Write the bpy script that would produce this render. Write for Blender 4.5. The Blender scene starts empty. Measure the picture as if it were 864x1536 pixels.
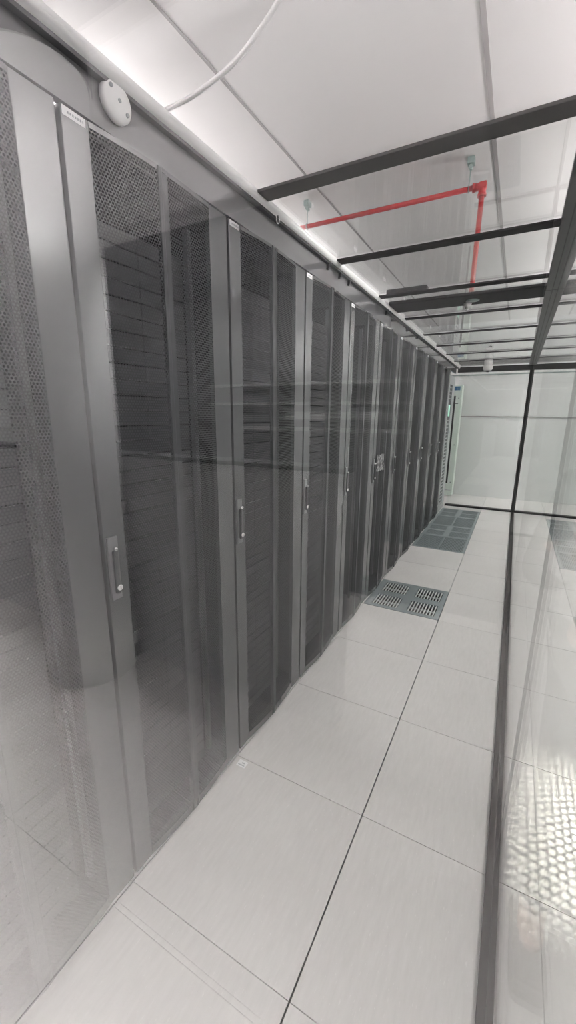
import bpy, bmesh, math, random
from mathutils import Vector, Matrix
random.seed(7)
C = bpy.context.scene.collection
PI = math.pi

# ------------------------------------------------------------------ materials
def new_mat(name):
    m = bpy.data.materials.new(name); m.use_nodes = True
    nt = m.node_tree
    for n in list(nt.nodes): nt.nodes.remove(n)
    out = nt.nodes.new('ShaderNodeOutputMaterial')
    return m, nt, out
def N(nt, t, **kw):
    n = nt.nodes.new(t)
    for k, v in kw.items():
        if k in n.inputs: n.inputs[k].default_value = v
        else: setattr(n, k, v)
    return n
def math_(nt, op, a, b=None, c=None):
    n = nt.nodes.new('ShaderNodeMath'); n.operation = op
    for i, v in enumerate((a, b, c)):
        if v is None: continue
        if isinstance(v, (int, float)): n.inputs[i].default_value = v
        else: nt.links.new(v, n.inputs[i])
    return n.outputs[0]
def pbr(name, col, rough=.5, metal=0., noise=.0, nscale=8., bump=0., bscale=60., spec=.5):
    m, nt, out = new_mat(name)
    b = N(nt, 'ShaderNodeBsdfPrincipled', Roughness=rough, Metallic=metal)
    b.inputs['Base Color'].default_value = (*col, 1)
    b.inputs['Specular IOR Level'].default_value = spec
    nt.links.new(b.outputs[0], out.inputs[0])
    tc = N(nt, 'ShaderNodeTexCoord')
    if noise > 0:
        n = N(nt, 'ShaderNodeTexNoise', Scale=nscale, Detail=4.)
        nt.links.new(tc.outputs['Object'], n.inputs['Vector'])
        r = N(nt, 'ShaderNodeMapRange')
        r.inputs['To Min'].default_value = 1 - noise; r.inputs['To Max'].default_value = 1 + noise
        nt.links.new(n.outputs['Fac'], r.inputs['Value'])
        mx = N(nt, 'ShaderNodeVectorMath', operation='SCALE')
        mx.inputs[0].default_value = col
        nt.links.new(r.outputs[0], mx.inputs['Scale'])
        nt.links.new(mx.outputs[0], b.inputs['Base Color'])
    if bump > 0:
        n2 = N(nt, 'ShaderNodeTexNoise', Scale=bscale, Detail=3.)
        nt.links.new(tc.outputs['Object'], n2.inputs['Vector'])
        bp = N(nt, 'ShaderNodeBump', Strength=bump, Distance=.002)
        nt.links.new(n2.outputs['Fac'], bp.inputs['Height'])
        nt.links.new(bp.outputs[0], b.inputs['Normal'])
    return m
def glass(name, f0=.04, tint=(1, 1, 1), rough=0.0):
    # clear pane: transparent body with a Fresnel-weighted mirror on each face
    m, nt, out = new_mat(name)
    g = N(nt, 'ShaderNodeNewGeometry')
    d = N(nt, 'ShaderNodeVectorMath', operation='DOT_PRODUCT')
    nt.links.new(g.outputs['Incoming'], d.inputs[0]); nt.links.new(g.outputs['Normal'], d.inputs[1])
    c = math_(nt, 'ABSOLUTE', d.outputs['Value'])
    p = math_(nt, 'POWER', math_(nt, 'SUBTRACT', 1.0, c), 5.0)
    F = math_(nt, 'MULTIPLY_ADD', p, 1 - f0, f0)
    t = N(nt, 'ShaderNodeBsdfTransparent'); t.inputs[0].default_value = (*tint, 1)
    gl = N(nt, 'ShaderNodeBsdfGlossy', Roughness=rough); gl.inputs[0].default_value = (1, 1, 1, 1)
    mx = N(nt, 'ShaderNodeMixShader')
    nt.links.new(F, mx.inputs[0]); nt.links.new(t.outputs[0], mx.inputs[1]); nt.links.new(gl.outputs[0], mx.inputs[2])
    nt.links.new(mx.outputs[0], out.inputs[0])
    return m
def emit(name, col, s):
    m, nt, out = new_mat(name)
    e = N(nt, 'ShaderNodeEmission', Strength=s); e.inputs[0].default_value = (*col, 1)
    nt.links.new(e.outputs[0], out.inputs[0]); return m
def perforated(name, col, pitch=.0085, rad=.37, ay='Y'):
    # steel sheet with a staggered pattern of round holes, laid out in the sheet's own metres
    m, nt, out = new_mat(name)
    tc = N(nt, 'ShaderNodeTexCoord'); s = N(nt, 'ShaderNodeSeparateXYZ')
    nt.links.new(tc.outputs['Object'], s.inputs[0])
    u = math_(nt, 'DIVIDE', s.outputs['Y'], pitch)
    v = math_(nt, 'DIVIDE', s.outputs['Z'], pitch * .866 * 2)
    def cell(ou, ov):
        fu = math_(nt, 'SUBTRACT', math_(nt, 'FRACT', math_(nt, 'ADD', u, ou)), .5)
        fv = math_(nt, 'MULTIPLY', math_(nt, 'SUBTRACT', math_(nt, 'FRACT', math_(nt, 'ADD', v, ov)), .5), 1.732)
        return math_(nt, 'SQRT', math_(nt, 'ADD', math_(nt, 'MULTIPLY', fu, fu), math_(nt, 'MULTIPLY', fv, fv)))
    dmin = math_(nt, 'MINIMUM', cell(0., 0.), cell(.5, .5))
    hole = math_(nt, 'LESS_THAN', dmin, rad)
    b = N(nt, 'ShaderNodeBsdfPrincipled', Roughness=.5, Metallic=0.)
    b.inputs['Specular IOR Level'].default_value = .2
    b.inputs['Base Color'].default_value = (*col, 1)
    t = N(nt, 'ShaderNodeBsdfTransparent')
    mx = N(nt, 'ShaderNodeMixShader')
    nt.links.new(hole, mx.inputs[0]); nt.links.new(b.outputs[0], mx.inputs[1]); nt.links.new(t.outputs[0], mx.inputs[2])
    nt.links.new(mx.outputs[0], out.inputs[0]); return m
def vinyl():
    # grey marbled floor tile: soft clouds, fine streaks and pale flecks; each tile a slightly different tone
    m, nt, out = new_mat('vinyl_tile')
    tc = N(nt, 'ShaderNodeTexCoord')
    def noise(sx, sy, sc, det=4., rot=.35):
        mp = N(nt, 'ShaderNodeMapping'); mp.inputs['Scale'].default_value = (sx, sy, 1); mp.inputs['Rotation'].default_value = (0, 0, rot)
        nt.links.new(tc.outputs['Object'], mp.inputs[0])
        n = N(nt, 'ShaderNodeTexNoise', Scale=sc, Detail=det); nt.links.new(mp.outputs[0], n.inputs['Vector']); return n.outputs['Fac']
    cloud = noise(1, 1, 2.2); streak = noise(14, 2.2, 5., rot=-.5); fine = noise(30, 5, 8., rot=-.5)
    fl = noise(22, 5, 9., 2., rot=-.6)
    fleck = math_(nt, 'MULTIPLY', math_(nt, 'GREATER_THAN', fl, .69), .10)
    s = N(nt, 'ShaderNodeSeparateXYZ'); nt.links.new(tc.outputs['Object'], s.inputs[0])
    ix = math_(nt, 'FLOOR', math_(nt, 'DIVIDE', math_(nt, 'SUBTRACT', s.outputs['X'], SEAM), .6))
    iy = math_(nt, 'FLOOR', math_(nt, 'DIVIDE', math_(nt, 'SUBTRACT', s.outputs['Y'], TY0), .6))
    cb = N(nt, 'ShaderNodeCombineXYZ'); nt.links.new(ix, cb.inputs[0]); nt.links.new(iy, cb.inputs[1])
    w = N(nt, 'ShaderNodeTexWhiteNoise', noise_dimensions='3D'); nt.links.new(cb.outputs[0], w.inputs[0])
    a = math_(nt, 'MULTIPLY_ADD', cloud, .16, .86)
    a = math_(nt, 'MULTIPLY_ADD', streak, .16, a)
    a = math_(nt, 'MULTIPLY_ADD', fine, .06, a)
    a = math_(nt, 'MULTIPLY_ADD', w.outputs['Value'], .05, a)
    a = math_(nt, 'SUBTRACT', a, .16)
    a = math_(nt, 'ADD', a, fleck)
    sc = N(nt, 'ShaderNodeVectorMath', operation='SCALE'); sc.inputs[0].default_value = (.66, .643, .632)
    nt.links.new(a, sc.inputs['Scale'])
    b = N(nt, 'ShaderNodeBsdfPrincipled', Roughness=.38)
    nt.links.new(sc.outputs[0], b.inputs['Base Color']); nt.links.new(b.outputs[0], out.inputs[0])
    return m
SEAM, TY0 = -.352, .674
M = dict(
    vinyl=vinyl(),
    joint=pbr('joint_black', (.03, .03, .03), .8),
    white=pbr('wall_white', (.74, .75, .75), .6, noise=.03, nscale=2),
    ceil=pbr('ceiling_white', (.70, .675, .675), .7, noise=.03, nscale=2),
    ceilgap=pbr('ceiling_gap', (.30, .28, .28), .8),
    header=pbr('header_white', (.78, .77, .77), .6),
    lowwall=pbr('low_wall_grey', (.5, .5, .51), .6, noise=.05, nscale=2),
    column=pbr('column_paint', (.84, .84, .85), .55, noise=.03, nscale=3),
    darkwall=pbr('dark_room_wall', (.05, .05, .055), .5, noise=.2, nscale=2),
    shelf=pbr('pale_shelf', (.19, .19, .19), .5),
    body=pbr('rack_body_black', (.010, .010, .011), .8, spec=.1),
    door=pbr('door_grey', (.060, .063, .065), .24, .0, noise=.04, nscale=5),
    mesh=perforated('door_perforated', (.030, .031, .033), rad=.345),
    rib=pbr('door_rib', (.045, .047, .05), .45, spec=.3),
    blank=pbr('blanking_plastic', (.065, .062, .068), .5, noise=.1, nscale=6, spec=.3),
    blankrail=pbr('mounting_rail_metal', (.10, .10, .105), .45, .5),
    handle=pbr('handle_plastic', (.03, .032, .034), .45),
    plate=pbr('handle_plate_grey', (.13, .135, .14), .4, .2),
    chrome=pbr('chrome', (.8, .8, .8), .15, 1.),
    lock=pbr('lock_face', (.75, .75, .74), .3, .3),
    label=pbr('label_white', (.8, .8, .81), .5),
    ink=pbr('label_ink', (.32, .34, .36), .6),
    fascia=pbr('fascia_grey', (.13, .13, .135), .10, .15),
    rail=pbr('rail_white', (.78, .78, .78), .4),
    gasket=pbr('gasket_black', (.02, .02, .022), .6),
    beam=pbr('beam_charcoal', (.016, .015, .016), .7, spec=.2),
    beam2=pbr('joist_grey', (.022, .022, .023), .6, spec=.2),
    alu=pbr('bar_aluminium', (.07, .07, .073), .45, .3),
    channel=pbr('floor_channel', (.012, .008, .008), .5, spec=.3),
    black=pbr('frame_black', (.008, .008, .008), .5),
    red=pbr('pipe_red', (.48, .035, .04), .35),
    galv=pbr('galvanised', (.35, .42, .40), .35, .8, noise=.3, nscale=60),
    vent=pbr('vent_steel', (.24, .28, .29), .42, .3, noise=.18, nscale=9),
    ventbar=pbr('vent_bar', (.62, .66, .64), .35, .4),
    void=pbr('void_black', (.006, .008, .008), .9),
    green=pbr('pale_green_metal', (.58, .66, .60), .45, noise=.04),
    slat=pbr('slat_black', (.015, .015, .016), .5),
    unit=pbr('unit_light_grey', (.30, .32, .32), .45),
    sign=pbr('sign_blue', (.02, .10, .20), .5),
    led=emit('screen_green', (.45, .8, .62), .6),
    lamp=emit('lamp_white', (1, .985, .96), 1.0),
    lampb=emit('lamp_white_back', (1, .975, .96), 1.0),
    cable=pbr('cable_white', (.80, .79, .79), .5),
    dome=pbr('camera_white', (.75, .75, .74), .35),
    lens=pbr('camera_black_glass', (.01, .01, .012), .08),
    silver=pbr('silver', (.10, .10, .10), .3, .6, noise=.8, nscale=35, bump=1., bscale=60),
    skin=pbr('skin', (.55, .33, .26), .5),
    hair=pbr('hair_dark', (.02, .015, .012), .6),
    jacket=pbr('jacket_dark', (.035, .037, .04), .8, noise=.1),
    shirt=pbr('cuff_white', (.8, .8, .8), .7),
    trouser=pbr('trousers_dark', (.02, .022, .03), .8),
    gfront=glass('glass_front', .052),
    gside=glass('glass_side', .05, (.975, .99, .98)),
    groof=glass('glass_roof', .04, (.97, .98, .975)),
)
GL = 1.0

# ------------------------------------------------------------------ mesh helpers
def bm_(): return bmesh.new()
def box(bm, a, b, mi=0, bev=0.):
    x0, y0, z0 = a; x1, y1, z1 = b
    tmp = bmesh.new()
    vs = [tmp.verts.new(p) for p in ((x0,y0,z0),(x1,y0,z0),(x1,y1,z0),(x0,y1,z0),(x0,y0,z1),(x1,y0,z1),(x1,y1,z1),(x0,y1,z1))]
    for f in ((0,3,2,1),(4,5,6,7),(0,1,5,4),(1,2,6,5),(2,3,7,6),(3,0,4,7)): tmp.faces.new([vs[i] for i in f])
    if bev > 0: bmesh.ops.bevel(tmp, geom=tmp.edges[:], offset=bev, segments=2, affect='EDGES', profile=.5)
    merge(bm, tmp, mi); return bm
def merge(bm, tmp, mi=0):
    mp = {}
    for v in tmp.verts: mp[v] = bm.verts.new(v.co)
    for f in tmp.faces:
        try:
            nf = bm.faces.new([mp[v] for v in f.verts]); nf.material_index = mi; nf.smooth = f.smooth
        except ValueError: pass
    tmp.free()
def tube(bm, pts, r, seg=12, mi=0, smooth=True, cap=True):
    pts = [Vector(p) for p in pts]; rings = []
    rs = r if isinstance(r, (list, tuple)) else [r] * len(pts)
    prev = None
    for i, p in enumerate(pts):
        t = (pts[min(i+1, len(pts)-1)] - pts[max(i-1, 0)]).normalized()
        if prev is None:
            a = Vector((0,0,1)) if abs(t.z) < .9 else Vector((1,0,0))
            u = t.cross(a).normalized()
        else: u = (prev - t * prev.dot(t)).normalized()
        prev = u; w = t.cross(u)
        rings.append([bm.verts.new(p + (u*math.cos(2*PI*k/seg) + w*math.sin(2*PI*k/seg)) * rs[i]) for k in range(seg)])
    for i in range(len(rings)-1):
        for k in range(seg):
            f = bm.faces.new((rings[i][k], rings[i][(k+1)%seg], rings[i+1][(k+1)%seg], rings[i+1][k])); f.smooth = smooth; f.material_index = mi
    if cap:
        for rg in (rings[0][::-1], rings[-1]):
            f = bm.faces.new(rg); f.material_index = mi
    return bm
def lathe(bm, prof, c, axis='Z', seg=24, mi=0):
    rings = []
    for (r, h) in prof:
        ring = []
        for k in range(seg):
            a = 2*PI*k/seg; u, v = r*math.cos(a), r*math.sin(a)
            p = (u, v, h) if axis == 'Z' else (h, u, v) if axis == 'X' else (v, h, u)
            ring.append(bm.verts.new(Vector(c) + Vector(p)))
        rings.append(ring)
    for i in range(len(rings)-1):
        for k in range(seg):
            f = bm.faces.new((rings[i][k], rings[i][(k+1)%seg], rings[i+1][(k+1)%seg], rings[i+1][k])); f.smooth = True; f.material_index = mi
    for rg in (rings[0][::-1], rings[-1]):
        f = bm.faces.new(rg); f.material_index = mi
    return bm
def obj(name, bm, mats, parent=None, loc=None):
    bmesh.ops.recalc_face_normals(bm, faces=bm.faces[:])
    me = bpy.data.meshes.new(name); bm.to_mesh(me); bm.free()
    for m in (mats if isinstance(mats, (list, tuple)) else [mats]): me.materials.append(m)
    o = bpy.data.objects.new(name, me); C.objects.link(o)
    if parent is not None: o.parent = parent
    if loc is not None: o.location = loc
    return o
def tag(o, label, cat, group=None):
    o['label'] = label; o['category'] = cat
    if group: o['group'] = group
    return o
def thing(name, label, cat, loc=(0,0,0), group=None):
    o = bpy.data.objects.new(name, None); o.empty_display_size = .1; C.objects.link(o); o.location = loc
    return tag(o, label, cat, group)
def struct(name, bm, m, parent=None):
    o = obj(name, bm, m, parent)
    if parent is None: o['kind'] = 'structure'
    return o
def dup(root, loc, label):
    r = root.copy(); C.objects.link(r); r.location = loc; r['label'] = label
    for ch in root.children:
        c = ch.copy(); C.objects.link(c); c.parent = r
        for g in ch.children:
            d = g.copy(); C.objects.link(d); d.parent = c
    return r

# ------------------------------------------------------------------ key planes
XR = -.942        # face of the racks
XG = .109         # right glass wall
YG = .042         # glass the photograph is taken through
YE = 7.55         # end glass
CEIL = 3.2
TOP = 2.31

# ------------------------------------------------------------------ floor
vent_cells = {(-1, 4), (-1, 7), (-1, 8), (-1, 9), (-1, 10)}
bm = bm_()
for i in range(-9, 8):
    for j in range(-11, 14):
        if (i, j) in vent_cells: continue
        x0 = SEAM + .6*i; y0 = TY0 + .6*j
        gl = .0014
        gx0 = .0026 if i == 0 else gl; gx1 = .0026 if i == -1 else gl
        box(bm, (x0+gx0, y0+gl, -.03), (x0+.6-gx1, y0+.6-gl, 0))
floor = struct('floor', bm, M['vinyl'])
bm = bm_(); box(bm, (-6, -6.2, -.30), (5, 9.2, -.26)); 
sub = struct('floor_slab', bm, M['joint'], floor)
bm = bm_()
for i in range(-9, 9): box(bm, (SEAM+.6*i-.02, -6, -.04), (SEAM+.6*i+.02, 9, -.031))
for j in range(-11, 15): box(bm, (-5.7, TY0+.6*j-.02, -.041), (4.4, TY0+.6*j+.02, -.032))
struct('floor_stringer', bm, M['joint'], floor)

# vent tiles
def vent_tile(j, mode, label):
    t = thing('vent_tile', label, 'floor vent tile', (SEAM-.6, TY0+.6*j, 0), 'perforated steel tiles in the aisle floor')
    g = .0025; W = .6 - g
    if mode == 'slots':   rects = [(.055, .05, .27, .25), (.345, .05, .56, .25), (.055, .34, .27, .54), (.345, .34, .56, .54)]; nb = 9
    elif mode == 'full':  rects = [(.03, .03, .295, .57), (.305, .03, .57, .57)]; nb = 16
    elif mode == 'half':  rects = [(.335, .05, .57, .27), (.335, .33, .57, .55), (.04, .05, .265, .27), (.04, .33, .265, .55)]; nb = 13
    else:                 rects = [(.04, .05, .265, .27), (.335, .05, .57, .27), (.04, .33, .265, .55), (.335, .33, .57, .55)]; nb = 13
    xs = sorted({g, W} | {r[0] for r in rects} | {r[2] for r in rects})
    ys = sorted({g, W} | {r[1] for r in rects} | {r[3] for r in rects})
    bm = bm_()
    for a in range(len(xs)-1):
        for b in range(len(ys)-1):
            cx, cy = (xs[a]+xs[a+1])/2, (ys[b]+ys[b+1])/2
            if any(r[0] < cx < r[2] and r[1] < cy < r[3] for r in rects): continue
            box(bm, (xs[a], ys[b], -.03), (xs[a+1], ys[b+1], .0015))
    obj('plate', bm, M['vent'], t)
    for r in rects:
        bm = bm_(); n = nb; w = (r[2]-r[0])/n
        for k in range(n): box(bm, (r[0]+w*(k+.31), r[1], -.004), (r[0]+w*(k+.69), r[3], .0005))
        nc = 2 if mode == 'slots' else 9 if mode == 'full' else 5
        for k in range(1, nc):
            y = r[1]+(r[3]-r[1])*k/nc; box(bm, (r[0], y-.004, -.022), (r[2], y+.004, -.001 if mode != 'slots' else -.012))
        obj('grille', bm, M['ventbar'] if mode == 'slots' else M['vent'], t)
    return t
vent_tile(4, 'slots', 'nearest steel floor vent with four blocks of bright slots')
vent_tile(7, 'full', 'fine-barred steel floor vent, nearest of the four laid in a run')
vent_tile(8, 'half', 'second steel vent tile of the far run, four fine grille blocks')
vent_tile(9, 'full', 'fine-barred steel floor vent, third tile of the far run')
vent_tile(10, 'quad', 'farthest steel vent tile, next to the end glass')

# sticker on the floor
t = thing('floor_label', 'small white printed sticker on floor tile at foot of racks', 'sticker', (-.905, 1.245, .0004))
bm = bm_(); box(bm, (-.022, -.017, 0), (.022, .017, .0006)); obj('sticker_sheet', bm, M['label'], t)
bm = bm_(); random.seed(3)
for k in range(9):
    x = -.016 + k*.0036; box(bm, (x, -.010, .0006), (x+.0024, -.010+random.choice((.004, .006, .005)), .0008))
for k in range(4): box(bm, (-.004+k*.004, .001, .0006), (-.0015+k*.004, .007, .0008))
obj('print', bm, M['ink'], t)

# ------------------------------------------------------------------ room shell
bm = bm_(); box(bm, (-5.6, -6.2, CEIL), (4.4, 9.2, CEIL+.05))
ceil = struct('ceiling', bm, M['ceil'])
bm = bm_()
for k in range(-3, 4):
    x = -.33 + 1.2*k; w = .012 if k == 0 else .007
    box(bm, (x-w, -6, CEIL-.004), (x+w, 9, CEIL+.001))
struct('ceiling_joint', bm, M['ceilgap'], ceil)
bm = bm_(); box(bm, (-5.6, 8.72, 0), (4.4, 8.8, CEIL)); w_end = struct('wall_end', bm, M['white'])
bm = bm_(); box(bm, (-1.6, 8.70, 1.525), (4, 8.72, 1.537)); struct('wall_joint', bm, M['ceilgap'], w_end)
bm = bm_(); box(bm, (4.3, -6.2, 0), (4.4, 8.8, CEIL)); struct('wall_right', bm, M['white'])
bm = bm_(); box(bm, (-5.6, -6.2, 0), (-5.5, 8.8, CEIL)); struct('wall_left', bm, M['white'])
bm = bm_(); box(bm, (-5.6, -6.2, 0), (4.4, -6.1, CEIL)); struct('wall_back', bm, M['white'])
# room behind: low wall, header, dark room beyond
YB = 2*YG - 1.65
bm = bm_(); box(bm, (-5.5, YB-.12, 0), (-.62, YB, 1.29)); wl = struct('wall_low', bm, M['lowwall'])
bm = bm_(); box(bm, (-5.5, YB-.13, 1.29), (-.61, YB+.01, 1.31)); struct('added_dark_cap', bm, M['darkwall'], wl)  # dark cap added so the wall top shows no bright lit edge
bm = bm_(); box(bm, (-5.5, YB-.12, 2.45), (4.3, YB, CEIL)); struct('wall_header', bm, M['header'])
bm = bm_(); box(bm, (-5.5, YB-1.7, 0), (.05, YB-1.6, CEIL)); struct('wall_dark', bm, M['darkwall'])
for k, (z0, z1, xa, xb) in enumerate([(1.50, 1.56, -1.75, -.7), (1.62, 1.64, -2.6, -.7), (1.40, 1.43, -2.2, -.7), (1.78, 1.80, -2.6, -.7)]):
    bm = bm_(); box(bm, (xa, YB-1.6, z0), (xb, YB-1.5, z1)); struct('trim_%d' % (k+1), bm, M['shelf'])
bm = bm_(); box(bm, (-4.5, -.10-.45+.02, CEIL-.02), (3, -.10-.30, CEIL+.001)) ; bm.free()
# dark crown strip under the ceiling behind
bm = bm_(); box(bm, (-1.9, YB+.16, CEIL-.06), (2, YB+.30, CEIL)); struct('trim_5', bm, M['alu'])
# round column
bm = bm_(); lathe(bm, [(.250, 0), (.250, CEIL)], (-2.153, 2*YG-1.436, 0), seg=64)
tag(obj('round_column', bm, M['column']), 'round white column, seen reflected in the glass at the left', 'column')

bm = bm_(); lathe(bm, [(.256, CEIL-.17), (.256, CEIL-.001)], (-2.153, 2*YG-1.436, 0), seg=64)
obj('dark_top_ring', bm, M['alu'], bpy.data.objects['round_column'])  # darker ring around the column top
# ------------------------------------------------------------------ glass walls
bm = bm_(); box(bm, (-.90, YG-.008, .0), (XG-.02, YG, 3.1)); 
fg = tag(obj('front_pane', bm, M['gfront']), 'clear front glass pane mirroring the room behind the viewer', 'glass pane')
# side glass: panes with fine dark joints
joints = [.05, 1.25, 3.21, 4.93, 7.54]
side_lab = ['side glass pane nearest the viewer, beside the first floor tiles', 'side glass pane opposite the slotted floor vent, second from viewer',
            'side glass pane third from the viewer, beside the aisle', 'farthest side glass pane, meeting the black corner post']
for k in range(4):
    bm = bm_(); box(bm, (XG, joints[k]+.004, .012), (XG+.010, joints[k+1]-.004, 2.295))
    p = tag(obj('glass_panel', bm, M['gside']), side_lab[k], 'glass pane', 'panes of the right glass wall')
    bm = bm_(); box(bm, (XG+.0005, joints[k+1]-.0035, .012), (XG+.0095, joints[k+1]+.0035, 2.295)); obj('joint_seal', bm, M['gasket'], p)
# floor channel
bm = bm_(); box(bm, (XG-.020, .05, 0), (XG-.003, 7.5, .020)); box(bm, (XG+.013, .05, 0), (XG+.034, 7.5, .020)); box(bm, (XG-.003, .05, 0), (XG+.013, 7.5, .0115))
tag(obj('floor_channel', bm, M['channel']), 'dark metal floor channel holding the right glass wall', 'channel')
# top bar of side glass
t = thing('side_top_bar', 'grey metal bar along the top of the right glass wall', 'metal bar')
bm = bm_(); box(bm, (.060, 1.36, 2.296), (.132, 3.20, 2.335), bev=.003); box(bm, (.060, 3.206, 2.296), (.132, 7.5, 2.335), bev=.003); obj('bar', bm, M['alu'], t)
bm = bm_(); box(bm, (.092, 1.36, 2.2945), (.097, 7.5, 2.297)); obj('seal', bm, M['gasket'], t)
# end wall of glass
t = thing('end_glass_wall', 'clear end glass partition with black sill and header', 'glass partition', (0, YE, 0))
bm = bm_(); box(bm, (-.93, 0, .025), (.075, .010, 2.23)); obj('pane', bm, M['gside'], t)
bm = bm_(); box(bm, (.135, 0, .025), (1.15, .010, 2.23)); obj('pane', bm, M['gside'], t)
bm = bm_(); box(bm, (-.95, -.05, 0), (1.15, .04, .028)); obj('sill', bm, M['black'], t)
bm = bm_(); box(bm, (-.95, -.05, 2.23), (1.15, .04, 2.31)); obj('header', bm, M['black'], t)
bm = bm_(); box(bm, (.080, -.035, .028), (.132, .03, 2.23)); obj('corner_post', bm, M['black'], t)

# ------------------------------------------------------------------ roof of the aisle
beams = [(1.425, 1.50, 'beam', 'thick black roof beam nearest the viewer'),
         (2.18, 2.245, 'beam', 'thin black roof bar just beyond the nearest thick beam'),
         (2.92, 2.985, 'beam', 'thin black roof bar just before the broad sprinkler beam'),
         (3.655, 3.71, 'beam2', 'thin roof bar just beyond the broad sprinkler beam'),
         (4.43, 4.48, 'beam2', 'second thin roof bar beyond the broad sprinkler beam'),
         (5.18, 5.23, 'beam2', 'third thin roof bar beyond the broad sprinkler beam'),
         (5.93, 5.975, 'beam2', 'thin roof bar just before the one carrying the dome camera'),
         (6.70, 6.75, 'beam2', 'thin roof bar carrying the white dome camera')]
for (a, b, m, lab) in beams:
    bm = bm_(); box(bm, (-.915, a, 2.31), (.060 if a > 1.45 else .135, b, 2.320), bev=.002)
    tag(obj('roof_beam', bm, M[m]), lab, 'roof beam', 'bars across the aisle roof')
bm = bm_(); box(bm, (-.915, 3.17, 2.312), (.060, 3.43, 2.335), bev=.002)
tag(obj('broad_beam', bm, M['beam']), 'broad black beam across the roof carrying the sprinkler', 'roof beam')
ends = [(1.50, 2.18), (2.245, 2.92), (2.985, 3.17), (3.43, 3.655), (3.71, 4.43), (4.48, 5.18), (5.23, 5.93), (5.975, 6.70), (6.75, 7.50)]
labs = ['between the nearest thick beam and the second bar', 'with the red pipe seen through its middle', 'narrow, just before the broad sprinkler beam', 'narrow, just beyond the broad sprinkler beam',
        'second beyond the broad sprinkler beam', 'third beyond the broad sprinkler beam', 'fourth beyond the broad sprinkler beam', 'just before the dome camera bar', 'farthest, against the end header']
for (a, b), l in zip(ends, labs):
    bm = bm_(); box(bm, (-.915, a+.001, 2.322), (.059, b-.001, 2.327))
    tag(obj('roof_pane', bm, M['groof']), 'clear roof pane, '+l, 'roof pane', 'clear panes of the aisle roof')
# linear lamp above the roof, left
t = thing('strip_fitting', 'dark strip fitting with pale green edge lying above the roof', 'light fitting', (-.90, 3.04, 2.345))
bm = bm_(); box(bm, (0, 0, 0), (.27, .07, .035), bev=.004); obj('housing', bm, M['beam'], t)
bm = bm_(); box(bm, (-.02, .072, .0), (.30, .082, .010)); obj('edge', bm, M['green'], t)

# white rail, gasket, fascia
t = thing('top_rail', 'rounded white rail running above the rack doors', 'rail', (0, 0, 0))
bm = bm_(); tube(bm, [(-.935, .06, 2.312), (-.935, 7.5, 2.312)], .020, seg=20); obj('tube', bm, M['rail'], t)
bm = bm_(); box(bm, (-.950, .06, 2.284), (-.928, 7.5, 2.2935)); obj('gasket', bm, M['gasket'], t)
bm = bm_(); box(bm, (-.965, .06, 2.192), (-.9445, 7.3, 2.283))
tag(obj('header_panel', bm, M['fascia']), 'long smooth grey panel above the rack doors', 'panel')
for y in (1.58,):
    t = bpy.data.objects.new('ring_hook', None); C.objects.link(t); t.parent = bpy.data.objects['top_rail']; t.location = (-.920, y, 2.282)
    bm = bm_(); tube(bm, [(0, math.cos(a)*.011, math.sin(a)*.014) for a in [2*PI*k/20 for k in range(20)]] + [(0, .011, 0)], .0022, 8, cap=False); obj('ring', bm, M['chrome'], t)
    bm = bm_(); box(bm, (-.0235, -.004, .006), (.002, .004, .014)); obj('clip', bm, M['gasket'], t)
for k, y in enumerate((2.12, 2.28, 2.42, 3.2, 3.9, 4.3, 4.9, 5.6)):
    bm = bm_(); box(bm, (-.944, y-.004, 2.262), (-.930, y+.004, 2.284)); box(bm, (-.944, y-.006, 2.256), (-.934, y+.006, 2.264))
    tag(obj('rail_clip', bm, M['gasket']), 'small black clip under the white rail', 'clip', 'black clips under the rail')
# round white detector on the fascia
t = thing('round_detector', 'round white wall fitting with three dots above the first door', 'detector', (-.944, .835, 2.262))
bm = bm_(); lathe(bm, [(.042, 0), (.042, .010), (.038, .016), (.020, .019), (.001, .020)], (0,0,0), 'X', 40); obj('cover', bm, M['rail'], t)
for (dy, dz) in ((-.022, .020), (0, 0), (.022, -.018)):
    bm = bm_(); lathe(bm, [(.0045, .014), (.0045, .0215), (.003, .022)], (0, dy, dz), 'X', 14); obj('dot', bm, M['ink'], t)

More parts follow.
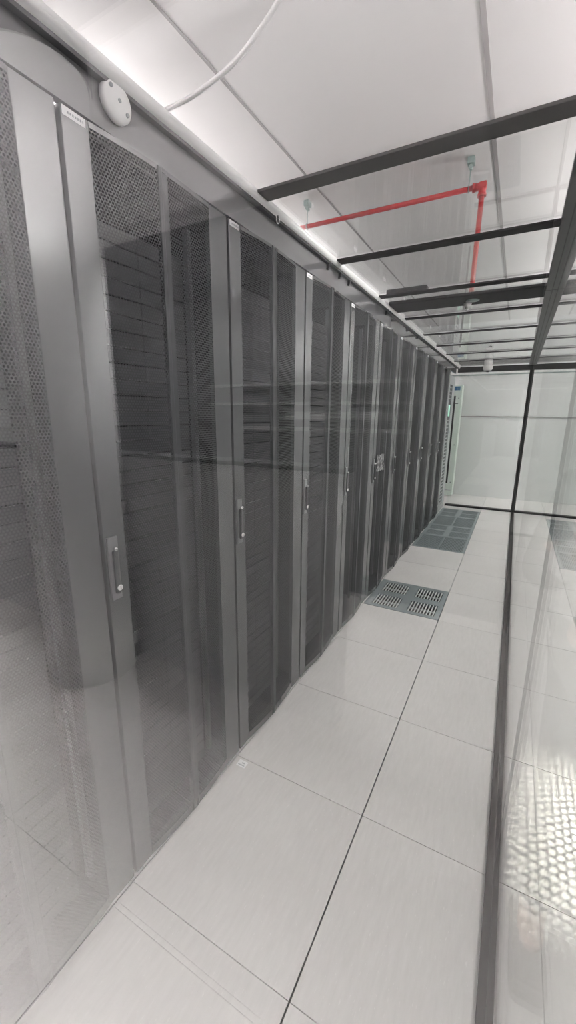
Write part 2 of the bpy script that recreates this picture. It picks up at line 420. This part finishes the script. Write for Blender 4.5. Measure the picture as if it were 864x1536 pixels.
# ------------------------------------------------------------------ racks
W = .6; Z0, Z1 = .03, 2.185
def face_x(y):                      # plan profile of the bulging door
    if y < .075: return 0.
    if y < .27: return .014*math.sin((y-.075)/(.27-.075)*PI/2)
    if y < .305: return .017
    if y < .50: return .013*math.cos((y-.305)/(.195)*PI/2)
    return 0.
def make_rack():
    r = thing('server_rack', '', 'server rack', (XR, .08, 0), 'server racks in the row')
    b = bm_()                                   # body: back, sides, top, bottom, front frame
    box(b, (-1.07, .004, Z0), (-1.05, W-.004, Z1)); box(b, (-1.05, .004, Z0), (-.03, .016, Z1)); box(b, (-1.05, W-.016, Z0), (-.03, W-.004, Z1))
    box(b, (-1.05, .004, Z1-.015), (-.02, W-.004, Z1)); box(b, (-1.05, .004, Z0), (-.02, W-.004, Z0+.02))
    box(b, (-1.0, .03, 0), (-.03, W-.03, Z0))
    obj('body', b, M['body'], r)
    b = bm_()
    for y in (.070, W-.095): box(b, (-.12, y, .06), (-.10, y+.018, Z1-.05))
    obj('mounting_rail', b, M['blankrail'], r)
    # door
    d = bm_(); T = -.018
    box(d, (T, .006, Z0), (0, .075, Z1), bev=.002)
    box(d, (T, .500, Z0), (0, W-.006, Z1), bev=.002)
    n = 16
    for i in range(n):                          # narrow curved top and bottom edges
        for (za, zb) in ((Z0, Z0+.035), (Z1-.012, Z1)):
            y0 = .075+(.5-.075)*i/n; y1 = .075+(.5-.075)*(i+1)/n
            f = [(-.018, y0), (-.018, y1), (face_x(y1-1e-4), y1), (face_x(y0+1e-4), y0)]
            vs = [d.verts.new((x, y, z)) for z in (za, zb) for (x, y) in f]
            for q in ((0,1,2,3), (7,6,5,4), (3,2,6,7), (0,4,5,1)): d.faces.new([vs[k] for k in q])
    door = obj('door', d, M['door'], r)
    for (ya, yb) in ((.0755, .272), (.303, .4995)):
        p = bm_(); n = 10; prev = None
        for i in range(n+1):
            y = ya+(yb-ya)*i/n; x = face_x(min(max(y, ya+.0001), yb-.0001)) - .001
            cur = (p.verts.new((x, y, Z0+.035)), p.verts.new((x, y, Z1-.012)))
            if prev:
                f = p.faces.new((prev[0], cur[0], cur[1], prev[1])); f.smooth = True
            prev = cur
        obj('perforated_panel', p, M['mesh'], door)
    p = bm_(); box(p, (.002, .268, Z0+.002), (.019, .284, Z1-.001), bev=.003); box(p, (.002, .2845, Z0+.002), (.015, .307, Z1-.003), bev=.003); obj('centre_rib', p, M['rib'], door)
    p = bm_(); box(p, (-.0005, .010, Z1-.020), (.0010, .066, Z1-.002)); obj('label_strip', p, M['label'], door)
    p = bm_(); random.seed(5); y = .022
    for k in range(7):
        w = random.uniform(.002, .004); box(p, (.0009, y, Z1-.014), (.0013, y+w, Z1-.009)); y += w+.0025
    obj('label_print', p, M['ink'], door)
    p = bm_(); box(p, (-.001, .012, 1.02), (.006, .046, 1.205), bev=.003); obj('handle_plate', p, M['plate'], door)
    p = bm_(); box(p, (.006, .020, 1.040), (.018, .038, 1.168), bev=.006); obj('handle', p, M['handle'], door)
    p = bm_(); lathe(p, [(.006, 0), (.007, .003), (.006, .008), (.002, .010)], (.012, .029, 1.172), 'X', 16); obj('release_button', p, M['chrome'], door)
    p = bm_(); lathe(p, [(.0085, 0), (.0085, .0045), (.007, .006)], (.014, .031, 1.058), 'X', 20); obj('lock', p, M['lock'], door)
    p = bm_(); box(p, (.0195, .0300, 1.0530), (.0206, .0318, 1.0630)); obj('keyhole', p, M['gasket'], door)
    return r
rack0 = make_rack()
desc = ['leftmost rack, cut off by the left edge, with coarse-looking mesh', 'rack under the round white detector, with large handle at left',
        'rack with the small white floor sticker just before its foot', 'rack second beyond the floor sticker', 'rack just nearer than the one with the silvery patch',
        'rack with the silvery patch beside its handle', 'rack just beyond the silvery patch rack', 'rack beside the plain tiles between the two groups of vents',
        'third rack before the slatted cooling unit', 'second rack before the slatted cooling unit', 'last rack, touching the slatted cooling unit']
racks = []
for k in range(11):
    y = .08 + .6*k; lab = 'dark mesh-door server ' + desc[k]
    if k == 0: rack0['label'] = lab; r = rack0
    else: r = dup(rack0, (XR, y, 0), lab)
    racks.append(r)
# blanking panels inside the near racks, each a 1U panel
bp = bm_(); box(bp, (-.100, 0, .0012), (-.088, .245, .0410), bev=.001); first = obj('blanking_panel', bp, M['blank'], racks[0])
for ri, yw in ((0, 0), (1, 0), (2, 0), (3, 0)):
    for k in range(44):
        z = .075 + k*.0445
        if z > 2.0: break
        for c in range(2):
            if ri == 0 and k == 0 and c == 0: o = first
            else:
                o = first.copy(); C.objects.link(o)
            o.parent = racks[ri]; o.location = (0, .092 + c*0.0 if c == 0 else .092+.0, z) if False else (0, .092 + c*.185, z)
            o.scale = (1, .748, 1)
# crumpled silvery patch on rack at y 3.08
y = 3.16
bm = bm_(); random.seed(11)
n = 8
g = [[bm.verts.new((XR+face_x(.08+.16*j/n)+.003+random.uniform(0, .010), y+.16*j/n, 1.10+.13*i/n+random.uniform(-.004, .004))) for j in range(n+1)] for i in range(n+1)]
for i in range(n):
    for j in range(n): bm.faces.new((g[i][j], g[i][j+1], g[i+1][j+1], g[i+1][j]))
tag(obj('silver_patch', bm, M['silver']), 'crumpled silvery patch beside a rack door handle', 'sticker')

# cooling unit at the end of the row
t = thing('cooling_unit', 'narrow light grey unit with black slats and green display', 'cooling unit', (XR, 6.68, 0))
b = bm_(); box(b, (-1.07, .004, .03), (-.02, .596, 2.13)); box(b, (-1.0, .03, 0), (-.05, .57, .03)); obj('body', b, M['unit'], t)
b = bm_(); box(b, (-.02, .004, .03), (0, .09, 2.13)); box(b, (-.02, .36, .03), (0, .596, 2.13)); box(b, (-.02, .09, 2.0), (0, .36, 2.13)); box(b, (-.02, .09, .03), (0, .36, .12)); obj('front_frame', b, M['unit'], t)
b = bm_(); box(b, (-.019, .09, .12), (-.016, .36, 2.0)); obj('backing', b, M['slat'], t)
b = bm_()
for k in range(34):
    z = .14 + k*.055
    if 1.50 < z < 1.72: continue
    box(b, (-.018, .09, z), (-.004, .36, z+.014))
obj('slats', b, M['unit'], t)
b = bm_(); box(b, (-.016, .10, 1.50), (-.003, .35, 1.76)); obj('display_bezel', b, M['slat'], t)
b = bm_(); box(b, (-.004, .14, 1.53), (-.001, .30, 1.70)); obj('display', b, M['led'], t)
# cabinet beyond the end glass
t = thing('tall_cabinet', 'tall pale green cabinet with black slot beyond the end glass', 'cabinet', (-1.225, 8.42, 0))
b = bm_(); box(b, (0, 0, .02), (.27, .22, 2.10), bev=.004); obj('carcass', b, M['green'], t)
b = bm_(); box(b, (.138, -.003, .26), (.170, .001, 1.90)); obj('slot', b, M['slat'], t)
b = bm_(); box(b, (.05, -.012, 2.00), (.235, 0, 2.07)); obj('blue_plate', b, M['sign'], t)
for z in (.28, 1.0, 1.86):
    b = bm_(); lathe(b, [(.010, 0), (.010, -.008), (.006, -.010)], (.225, 0, z), 'Y', 12); obj('latch', b, M['slat'], t)
b = bm_(); box(b, (.16, -.010, 1.755), (.22, 0, 1.767)); obj('pull', b, M['slat'], t)
b = bm_(); box(b, (.02, -.004, .12), (.24, 0, .13)); obj('plinth_line', b, M['ink'], t)
# thin conduit on the end wall and partition beside
bm = bm_(); tube(bm, [(-1.3, 8.64, 2.28), (3.0, 8.64, 2.28)], .012, 8)
for x in (-.9, -.45, .3, .9): tube(bm, [(x, 8.64, 2.28), (x, 8.72, 2.28)], .016, 8)
tag(obj('conduit', bm, M['galv']), 'thin grey conduit high along the far white wall', 'conduit')

# ------------------------------------------------------------------ red pipe, hangers, sprinkler
t = thing('red_pipe', 'red sprinkler pipe crossing above the aisle and dropping down', 'pipe', (0, 0, 0))
PY, PZ, PX = 3.36, 3.02, -.385
bm = bm_(); tube(bm, [(-2.6, PY, PZ), (PX-.02, PY, PZ)], .0165, 16); obj('horizontal_run', bm, M['red'], t)
bm = bm_(); tube(bm, [(PX, PY, PZ-.02), (PX, PY-.02, 2.40), (PX, PY-.03, 2.362)], .0165, 16); obj('drop', bm, M['red'], t)
bm = bm_(); tube(bm, [(PX-.055, PY, PZ), (PX-.01, PY, PZ), (PX, PY, PZ-.012), (PX, PY, PZ-.055)], .024, 16)
tube(bm, [(PX-.062, PY, PZ), (PX-.045, PY, PZ)], .028, 16); tube(bm, [(PX, PY, PZ-.062), (PX, PY, PZ-.045)], .028, 16); box(bm, (PX-.024, PY-.024, PZ-.022), (PX+.026, PY+.024, PZ+.024), bev=.010); obj('elbow', bm, M['red'], t)
for x, lab in ((-.47, 'galvanised pipe hanger next to the red elbow'), (-1.68, 'galvanised pipe hanger seen just above the white rail')):
    h = thing('pipe_hanger', lab, 'hanger', (x, PY, PZ), 'hangers of the red pipe')
    bm = bm_(); tube(bm, [(0, 0, .02), (0, 0, CEIL-PZ-.03)], .004, 8); obj('rod', bm, M['galv'], h)
    bm = bm_(); box(bm, (-.022, -.03, CEIL-PZ-.040), (.022, .03, CEIL-PZ), bev=.003); tube(bm, [(0, -.02, CEIL-PZ-.055), (0, .02, CEIL-PZ-.055)], .012, 10); obj('clamp', bm, M['galv'], h)
    bm = bm_(); tube(bm, [(0, .021*math.cos(a), .021*math.sin(a)) for a in [2*PI*k/20 for k in range(21)]], .0035, 8, cap=False); obj('ring', bm, M['galv'], h)
t = thing('sprinkler_head', 'metal sprinkler head with round plate under the broad beam', 'sprinkler', (PX, 3.30, 2.312))
bm = bm_(); lathe(bm, [(.042, 0), (.040, -.004), (.014, -.006)], (.02, 0, 0), 'Z', 28); obj('plate', bm, M['galv'], t)
bm = bm_(); lathe(bm, [(.014, 0), (.014, -.015), (.027, -.018), (.022, -.030), (.010, -.036), (.008, -.052), (.014, -.054), (.012, -.057)], (-.012, 0, 0), 'Z', 20); obj('head', bm, M['dome'], t)
bm = bm_(); box(bm, (-.024, -.005, -.060), (-.014, .005, -.034), bev=.002); obj('bulb', bm, M['slat'], t)
# dome camera
t = thing('dome_camera', 'white dome security camera hanging from a roof bar', 'camera', (-.455, 6.725, 2.31))
bm = bm_(); lathe(bm, [(.055, 0), (.055, -.055), (.050, -.060)], (0,0,0), 'Z', 28); obj('mount', bm, M['dome'], t)
bm = bm_(); lathe(bm, [(.050, -.062), (.062, -.075), (.062, -.120), (.052, -.135), (.030, -.140)], (0,0,0), 'Z', 28); obj('housing', bm, M['dome'], t)
bm = bm_(); lathe(bm, [(.030, -.139), (.028, -.152), (.016, -.162), (.002, -.165)], (0,0,0), 'Z', 24); obj('lens', bm, M['lens'], t)
# white cable from rail to ceiling
pts = [(-.95, 1.0, 2.335), (-.88, 1.0, 2.335), (-.81, 1.0, 2.342), (-.71, 1.0, 2.364), (-.64, 1.0, 2.398), (-.58, 1.0, 2.442), (-.52, 1.0, 2.52), (-.47, 1.0, 2.66), (-.45, 1.0, 2.90), (-.45, 1.0, CEIL)]
def smooth_(p, n=6):
    P = [Vector(q) for q in p]; o = []
    for i in range(len(P)-1):
        a, b, c, d = P[max(i-1,0)], P[i], P[i+1], P[min(i+2, len(P)-1)]
        for k in range(n):
            t_ = k/n
            o.append(.5*((2*b)+(-a+c)*t_+(2*a-5*b+4*c-d)*t_**2+(-a+3*b-3*c+d)*t_**3))
    return o+[P[-1]]
bm = bm_(); tube(bm, smooth_(pts), .006, 10)
tag(obj('hanging_cable', bm, M['cable']), 'white cable curving up from the rail to the ceiling', 'cable')

# ------------------------------------------------------------------ added lamps, out of view
def added_light(x, y, sx, sy, power, lab, mat='lamp', z=2.98, up=1.):  # suspended fitting added out of view to light the scene
    t = thing('added_light', lab, 'ceiling light', (x, y, z), 'added lights out of view')
    b = bm_(); w = .02
    for (a, c) in (((-sx/2-w, -sy/2-w), (sx/2+w, -sy/2)), ((-sx/2-w, sy/2), (sx/2+w, sy/2+w)), ((-sx/2-w, -sy/2), (-sx/2, sy/2)), ((sx/2, -sy/2), (sx/2+w, sy/2))):
        box(b, (a[0], a[1], -.03), (c[0], c[1], 0))
    obj('frame', b, M['dome'], t)
    b = bm_()
    for q in (-1, 1): tube(b, [(q*sx*.35, 0, -.01), (q*sx*.35, 0, CEIL-z)], .003, 6)
    obj('suspension', b, M['galv'], t)
    b = bm_(); box(b, (-sx/2, -sy/2, -.02), (sx/2, sy/2, -.005))
    m = emit('lamp_%d' % len(bpy.data.materials), (1, .985, .965) if mat == 'lamp' else (1, .965, .95), power)
    obj('diffuser', b, m, t)
    b = bm_(); box(b, (-sx/2, -sy/2, .0), (sx/2, sy/2, .004))  # second glowing face, added to brighten ceiling and header
    obj('uplight_diffuser', b, emit('uplamp_%d' % len(bpy.data.materials), (1, .97, .965), power*up), t)
    return t
for k, y in enumerate((1.9, 4.0, 6.2)):
    nm = ('nearest', 'middle', 'farthest')[k]
    added_light(1.25, y, .22, .34, 68, 'unseen light added right of the glass wall, ' + nm, up=4., z=2.8)
    added_light(-2.7, y, .3, .7, 22, 'unseen light added above the back of the racks, ' + nm, up=1.2, z=2.7)
added_light(-2.85, -1.20, 1.0, 0.25, 5, 'unseen light added behind the viewer by the round column', z=3.06, up=95.)
added_light(-.75, -1.20, .9, 0.25, 4.5, 'unseen light added straight behind the viewer', z=3.06, up=95.)
added_light(.9, -1.20, 1.0, 0.25, 4.5, 'unseen light added behind the viewer at the right', z=3.06, up=95.)
added_light(-2.0, YB-.30, 2.6, .16, 60, 'long unseen light added behind the white header of the room behind', z=2.70, up=.3)
added_light(1.9, 8.1, 1.2, .3, 24, 'unseen light added beyond the end glass', up=4.)
# unseen lamp and perforated panel, added to throw dots of light on floor
t = thing('gobo_screen', 'unseen perforated screen added to throw light dots on the floor', 'screen', (1.0, .55, 0))
b = bm_(); vs = [b.verts.new(p) for p in ((0, 0, .03), (0, 2.4, .03), (0, 2.4, .80), (0, 0, .80))]; b.faces.new(vs); obj('perforated_sheet', b, perforated('screen_perforated', (.2, .2, .2), .012, .36), t)
b = bm_(); box(b, (-.01, -.03, 0), (.01, 0, 1.5)); box(b, (-.01, 2.4, 0), (.01, 2.43, 1.5)); box(b, (-.01, 0, .80), (.01, 2.4, 1.5)); box(b, (-.01, 0, 0), (.01, 2.4, .03)); obj('frame', b, M['alu'], t)
ld = bpy.data.lights.new('gobo_lamp', 'SPOT'); ld.energy = 400; ld.spot_size = .62; ld.spot_blend = 1.0; ld.shadow_soft_size = .0012; ld.color = (1, .97, .85)
lo = bpy.data.objects.new('gobo_lamp', ld); C.objects.link(lo); lo.location = (1.38, 1.75, 1.12)
lo.rotation_euler = (Vector((.24, 1.62, 0)) - lo.location).to_track_quat('-Z', 'Y').to_euler()

t = thing('added_spotlight', 'unseen spotlight added right of the glass wall', 'spotlight', (1.30, 2.25, CEIL))  # fitting added out of view for hard light on rail and doors
b = bm_(); tube(b, [(0, 0, 0), (0, 0, -.05)], .012, 10); lathe(b, [(.04, -.05), (.045, -.11), (.043, -.11), (.036, -.055)], (0,0,0), 'Z', 20); obj('can', b, M['dome'], t)
ld = bpy.data.lights.new('spot_beam', 'SPOT'); ld.energy = 160; ld.spot_size = .85; ld.spot_blend = .5; ld.shadow_soft_size = .012; ld.color = (1, .97, .95)
lo = bpy.data.objects.new('spot_beam', ld); C.objects.link(lo); lo.location = (1.30, 2.25, CEIL-.12)
lo.rotation_euler = (Vector((-.94, 2.55, 2.0)) - lo.location).to_track_quat('-Z', 'Y').to_euler()

# ------------------------------------------------------------------ person reflected at the right
def skin_mesh(name, verts, edges, radii, mat, parent, root=0, sub=2):
    me = bpy.data.meshes.new(name); me.from_pydata([Vector(v) for v in verts], edges, []); me.materials.append(mat)
    o = bpy.data.objects.new(name, me); C.objects.link(o); o.parent = parent
    md = o.modifiers.new('skin', 'SKIN'); md.use_smooth_shade = True
    for i, r_ in enumerate(radii):
        rr = r_ if isinstance(r_, tuple) else (r_, r_)
        me.skin_vertices[0].data[i].radius = rr; me.skin_vertices[0].data[i].use_root = (i == root)
    ms = o.modifiers.new('sub', 'SUBSURF'); ms.levels = sub; ms.render_levels = sub
    return o
P = thing('person', 'person in dark clothing, one arm raised, reflected at right edge', 'person', (.325, -1.08, 0))
P.rotation_euler = (0, 0, 0)
V = [(0,0,.95),(0,0,1.08),(0,.01,1.24),(0,.0,1.38),(0,0,1.46),(0,.01,1.53),(0,.03,1.60),(0,.02,1.68),
     (-.10,0,.90),(-.10,.02,.50),(-.11,-.02,.09),(-.12,.10,.03),
     (.10,0,.90),(.11,.02,.50),(.12,-.02,.09),(.13,.10,.03),
     (-.17,0,1.37),(-.235,.06,1.16),(-.20,.26,1.27),(-.185,.31,1.30),
     (.17,0,1.37),(.23,-.01,1.10),(.25,.08,.87),(.25,.10,.80)]
E_ = [(0,1),(1,2),(2,3),(3,4),(4,5),(5,6),(6,7),(0,8),(8,9),(9,10),(10,11),(0,12),(12,13),(13,14),(14,15),(3,16),(16,17),(17,18),(18,19),(3,20),(20,21),(21,22),(22,23)]
R_ = [(.15,.11),(.135,.10),(.16,.11),(.12,.09),.052,.060,(.082,.095),(.070,.085),.085,.058,.040,.035,.085,.058,.040,.035,.062,.045,.032,.026,.062,.045,.032,.026]
body = skin_mesh('body', V, E_, R_, M['skin'], P)
k = 1.10
skin_mesh('jacket', [V[i] for i in (0,1,2,3,16,17,18,20,21,22)], [(0,1),(1,2),(2,3),(3,4),(4,5),(5,6),(3,7),(7,8),(8,9)],
          [tuple(a*k for a in (R_[i] if isinstance(R_[i], tuple) else (R_[i],)*2)) for i in (0,1,2,3,16,17,18,20,21,22)], M['jacket'], P)
skin_mesh('trousers', [V[i] for i in (0,8,9,10,12,13,14)], [(0,1),(1,2),(2,3),(0,4),(4,5),(5,6)],
          [tuple(a*1.12 for a in (R_[i] if isinstance(R_[i], tuple) else (R_[i],)*2)) for i in (0,8,9,10,12,13,14)], M['trouser'], P)
b = bm_(); tube(b, [(-.2015,.245,1.262), (-.189,.300,1.293)], .040, 18); obj('cuff', b, M['shirt'], P)
b = bm_(); lathe(b, [(.02,.135), (.065,.118), (.092,.06), (.098,0), (.09,-.05), (.07,-.06)], (0,.0,1.66), 'Z', 24); obj('hair', b, M['hair'], P)
for x_ in (-.034, .034):
    b = bm_(); lathe(b, [(.002,.0),(.010,.003),(.013,.012)], (x_,.122,1.64), 'Y', 12); obj('eye', b, M['hair'], P)
skin_mesh('nose', [(0,.105,1.645),(0,.128,1.615)], [(0,1)], [.008,.014], M['skin'], P, sub=1)
skin_mesh('mouth', [(-.022,.112,1.578),(.022,.112,1.578)], [(0,1)], [.006,.006], M['red'], P, sub=1)
def hand(base, d, side):
    hv = [base, (base[0], base[1]+.035*d[1], base[2]+.035*d[2]), (base[0], base[1]+.075*d[1], base[2]+.075*d[2])]; he = [(0,1),(1,2)]; hr = [.024,(.036,.018),(.036,.016)]
    for f, (dx, L) in enumerate(((-.027,.062),(-.009,.072),(.009,.068),(.027,.052))):
        i0 = len(hv); p0 = hv[2]
        hv += [(p0[0]+dx, p0[1]+.012*d[1], p0[2]+.012*d[2]), (p0[0]+dx*1.1, p0[1]+L*.55*d[1]+.008, p0[2]+L*.55*d[2]), (p0[0]+dx*1.05, p0[1]+L*.8*d[1]+.02, p0[2]+L*.8*d[2])]
        he += [(2,i0),(i0,i0+1),(i0+1,i0+2)]; hr += [.010,.009,.0075]
    i0 = len(hv); hv += [(base[0]+side*.034, base[1]+.03*d[1], base[2]+.03*d[2]), (base[0]+side*.052, base[1]+.062*d[1]+.01, base[2]+.062*d[2])]
    he += [(0,i0),(i0,i0+1)]; hr += [.012,.009]
    return skin_mesh('hand', hv, he, hr, M['skin'], P, sub=1)
hand((-.185,.31,1.30), (0,.45,.89), 1); hand((.25,.10,.80), (0,.2,-.98), -1)
for x_ in (-.12, .13):
    b = bm_(); box(b, (x_-.045, -.07, 0), (x_+.045, .19, .07), bev=.02); obj('shoe', b, M['hair'], P)

# ------------------------------------------------------------------ world
w = bpy.data.worlds.new('world'); bpy.context.scene.world = w; w.use_nodes = True
w.node_tree.nodes['Background'].inputs[0].default_value = (.8, .82, .85, 1); w.node_tree.nodes['Background'].inputs[1].default_value = .05

# ------------------------------------------------------------------ camera
cd = bpy.data.cameras.new('camera'); cam = bpy.data.objects.new('camera', cd); C.objects.link(cam)
cd.sensor_fit = 'VERTICAL'; cd.sensor_height = 36; cd.lens = 36*611.6/1536; cd.clip_start = .005
yw, pt, rl = math.radians(28.646), math.radians(13.42), math.radians(.4725)
F = Vector((-math.sin(yw)*math.cos(pt), math.cos(yw)*math.cos(pt), -math.sin(pt)))
R = Vector((math.cos(yw), math.sin(yw), 0)); U = R.cross(F)
R2 = R*math.cos(rl) + U*math.sin(rl); U2 = -R*math.sin(rl) + U*math.cos(rl)
cam.matrix_world = Matrix(((R2.x, U2.x, -F.x, 0), (R2.y, U2.y, -F.y, 0), (R2.z, U2.z, -F.z, 1.535), (0, 0, 0, 1)))
sc = bpy.context.scene; sc.camera = cam
sc.view_settings.view_transform = 'Standard'; sc.view_settings.look = 'None'; sc.view_settings.gamma = 1
sc.view_settings.use_curve_mapping = False; sc.view_settings.exposure = 0.90
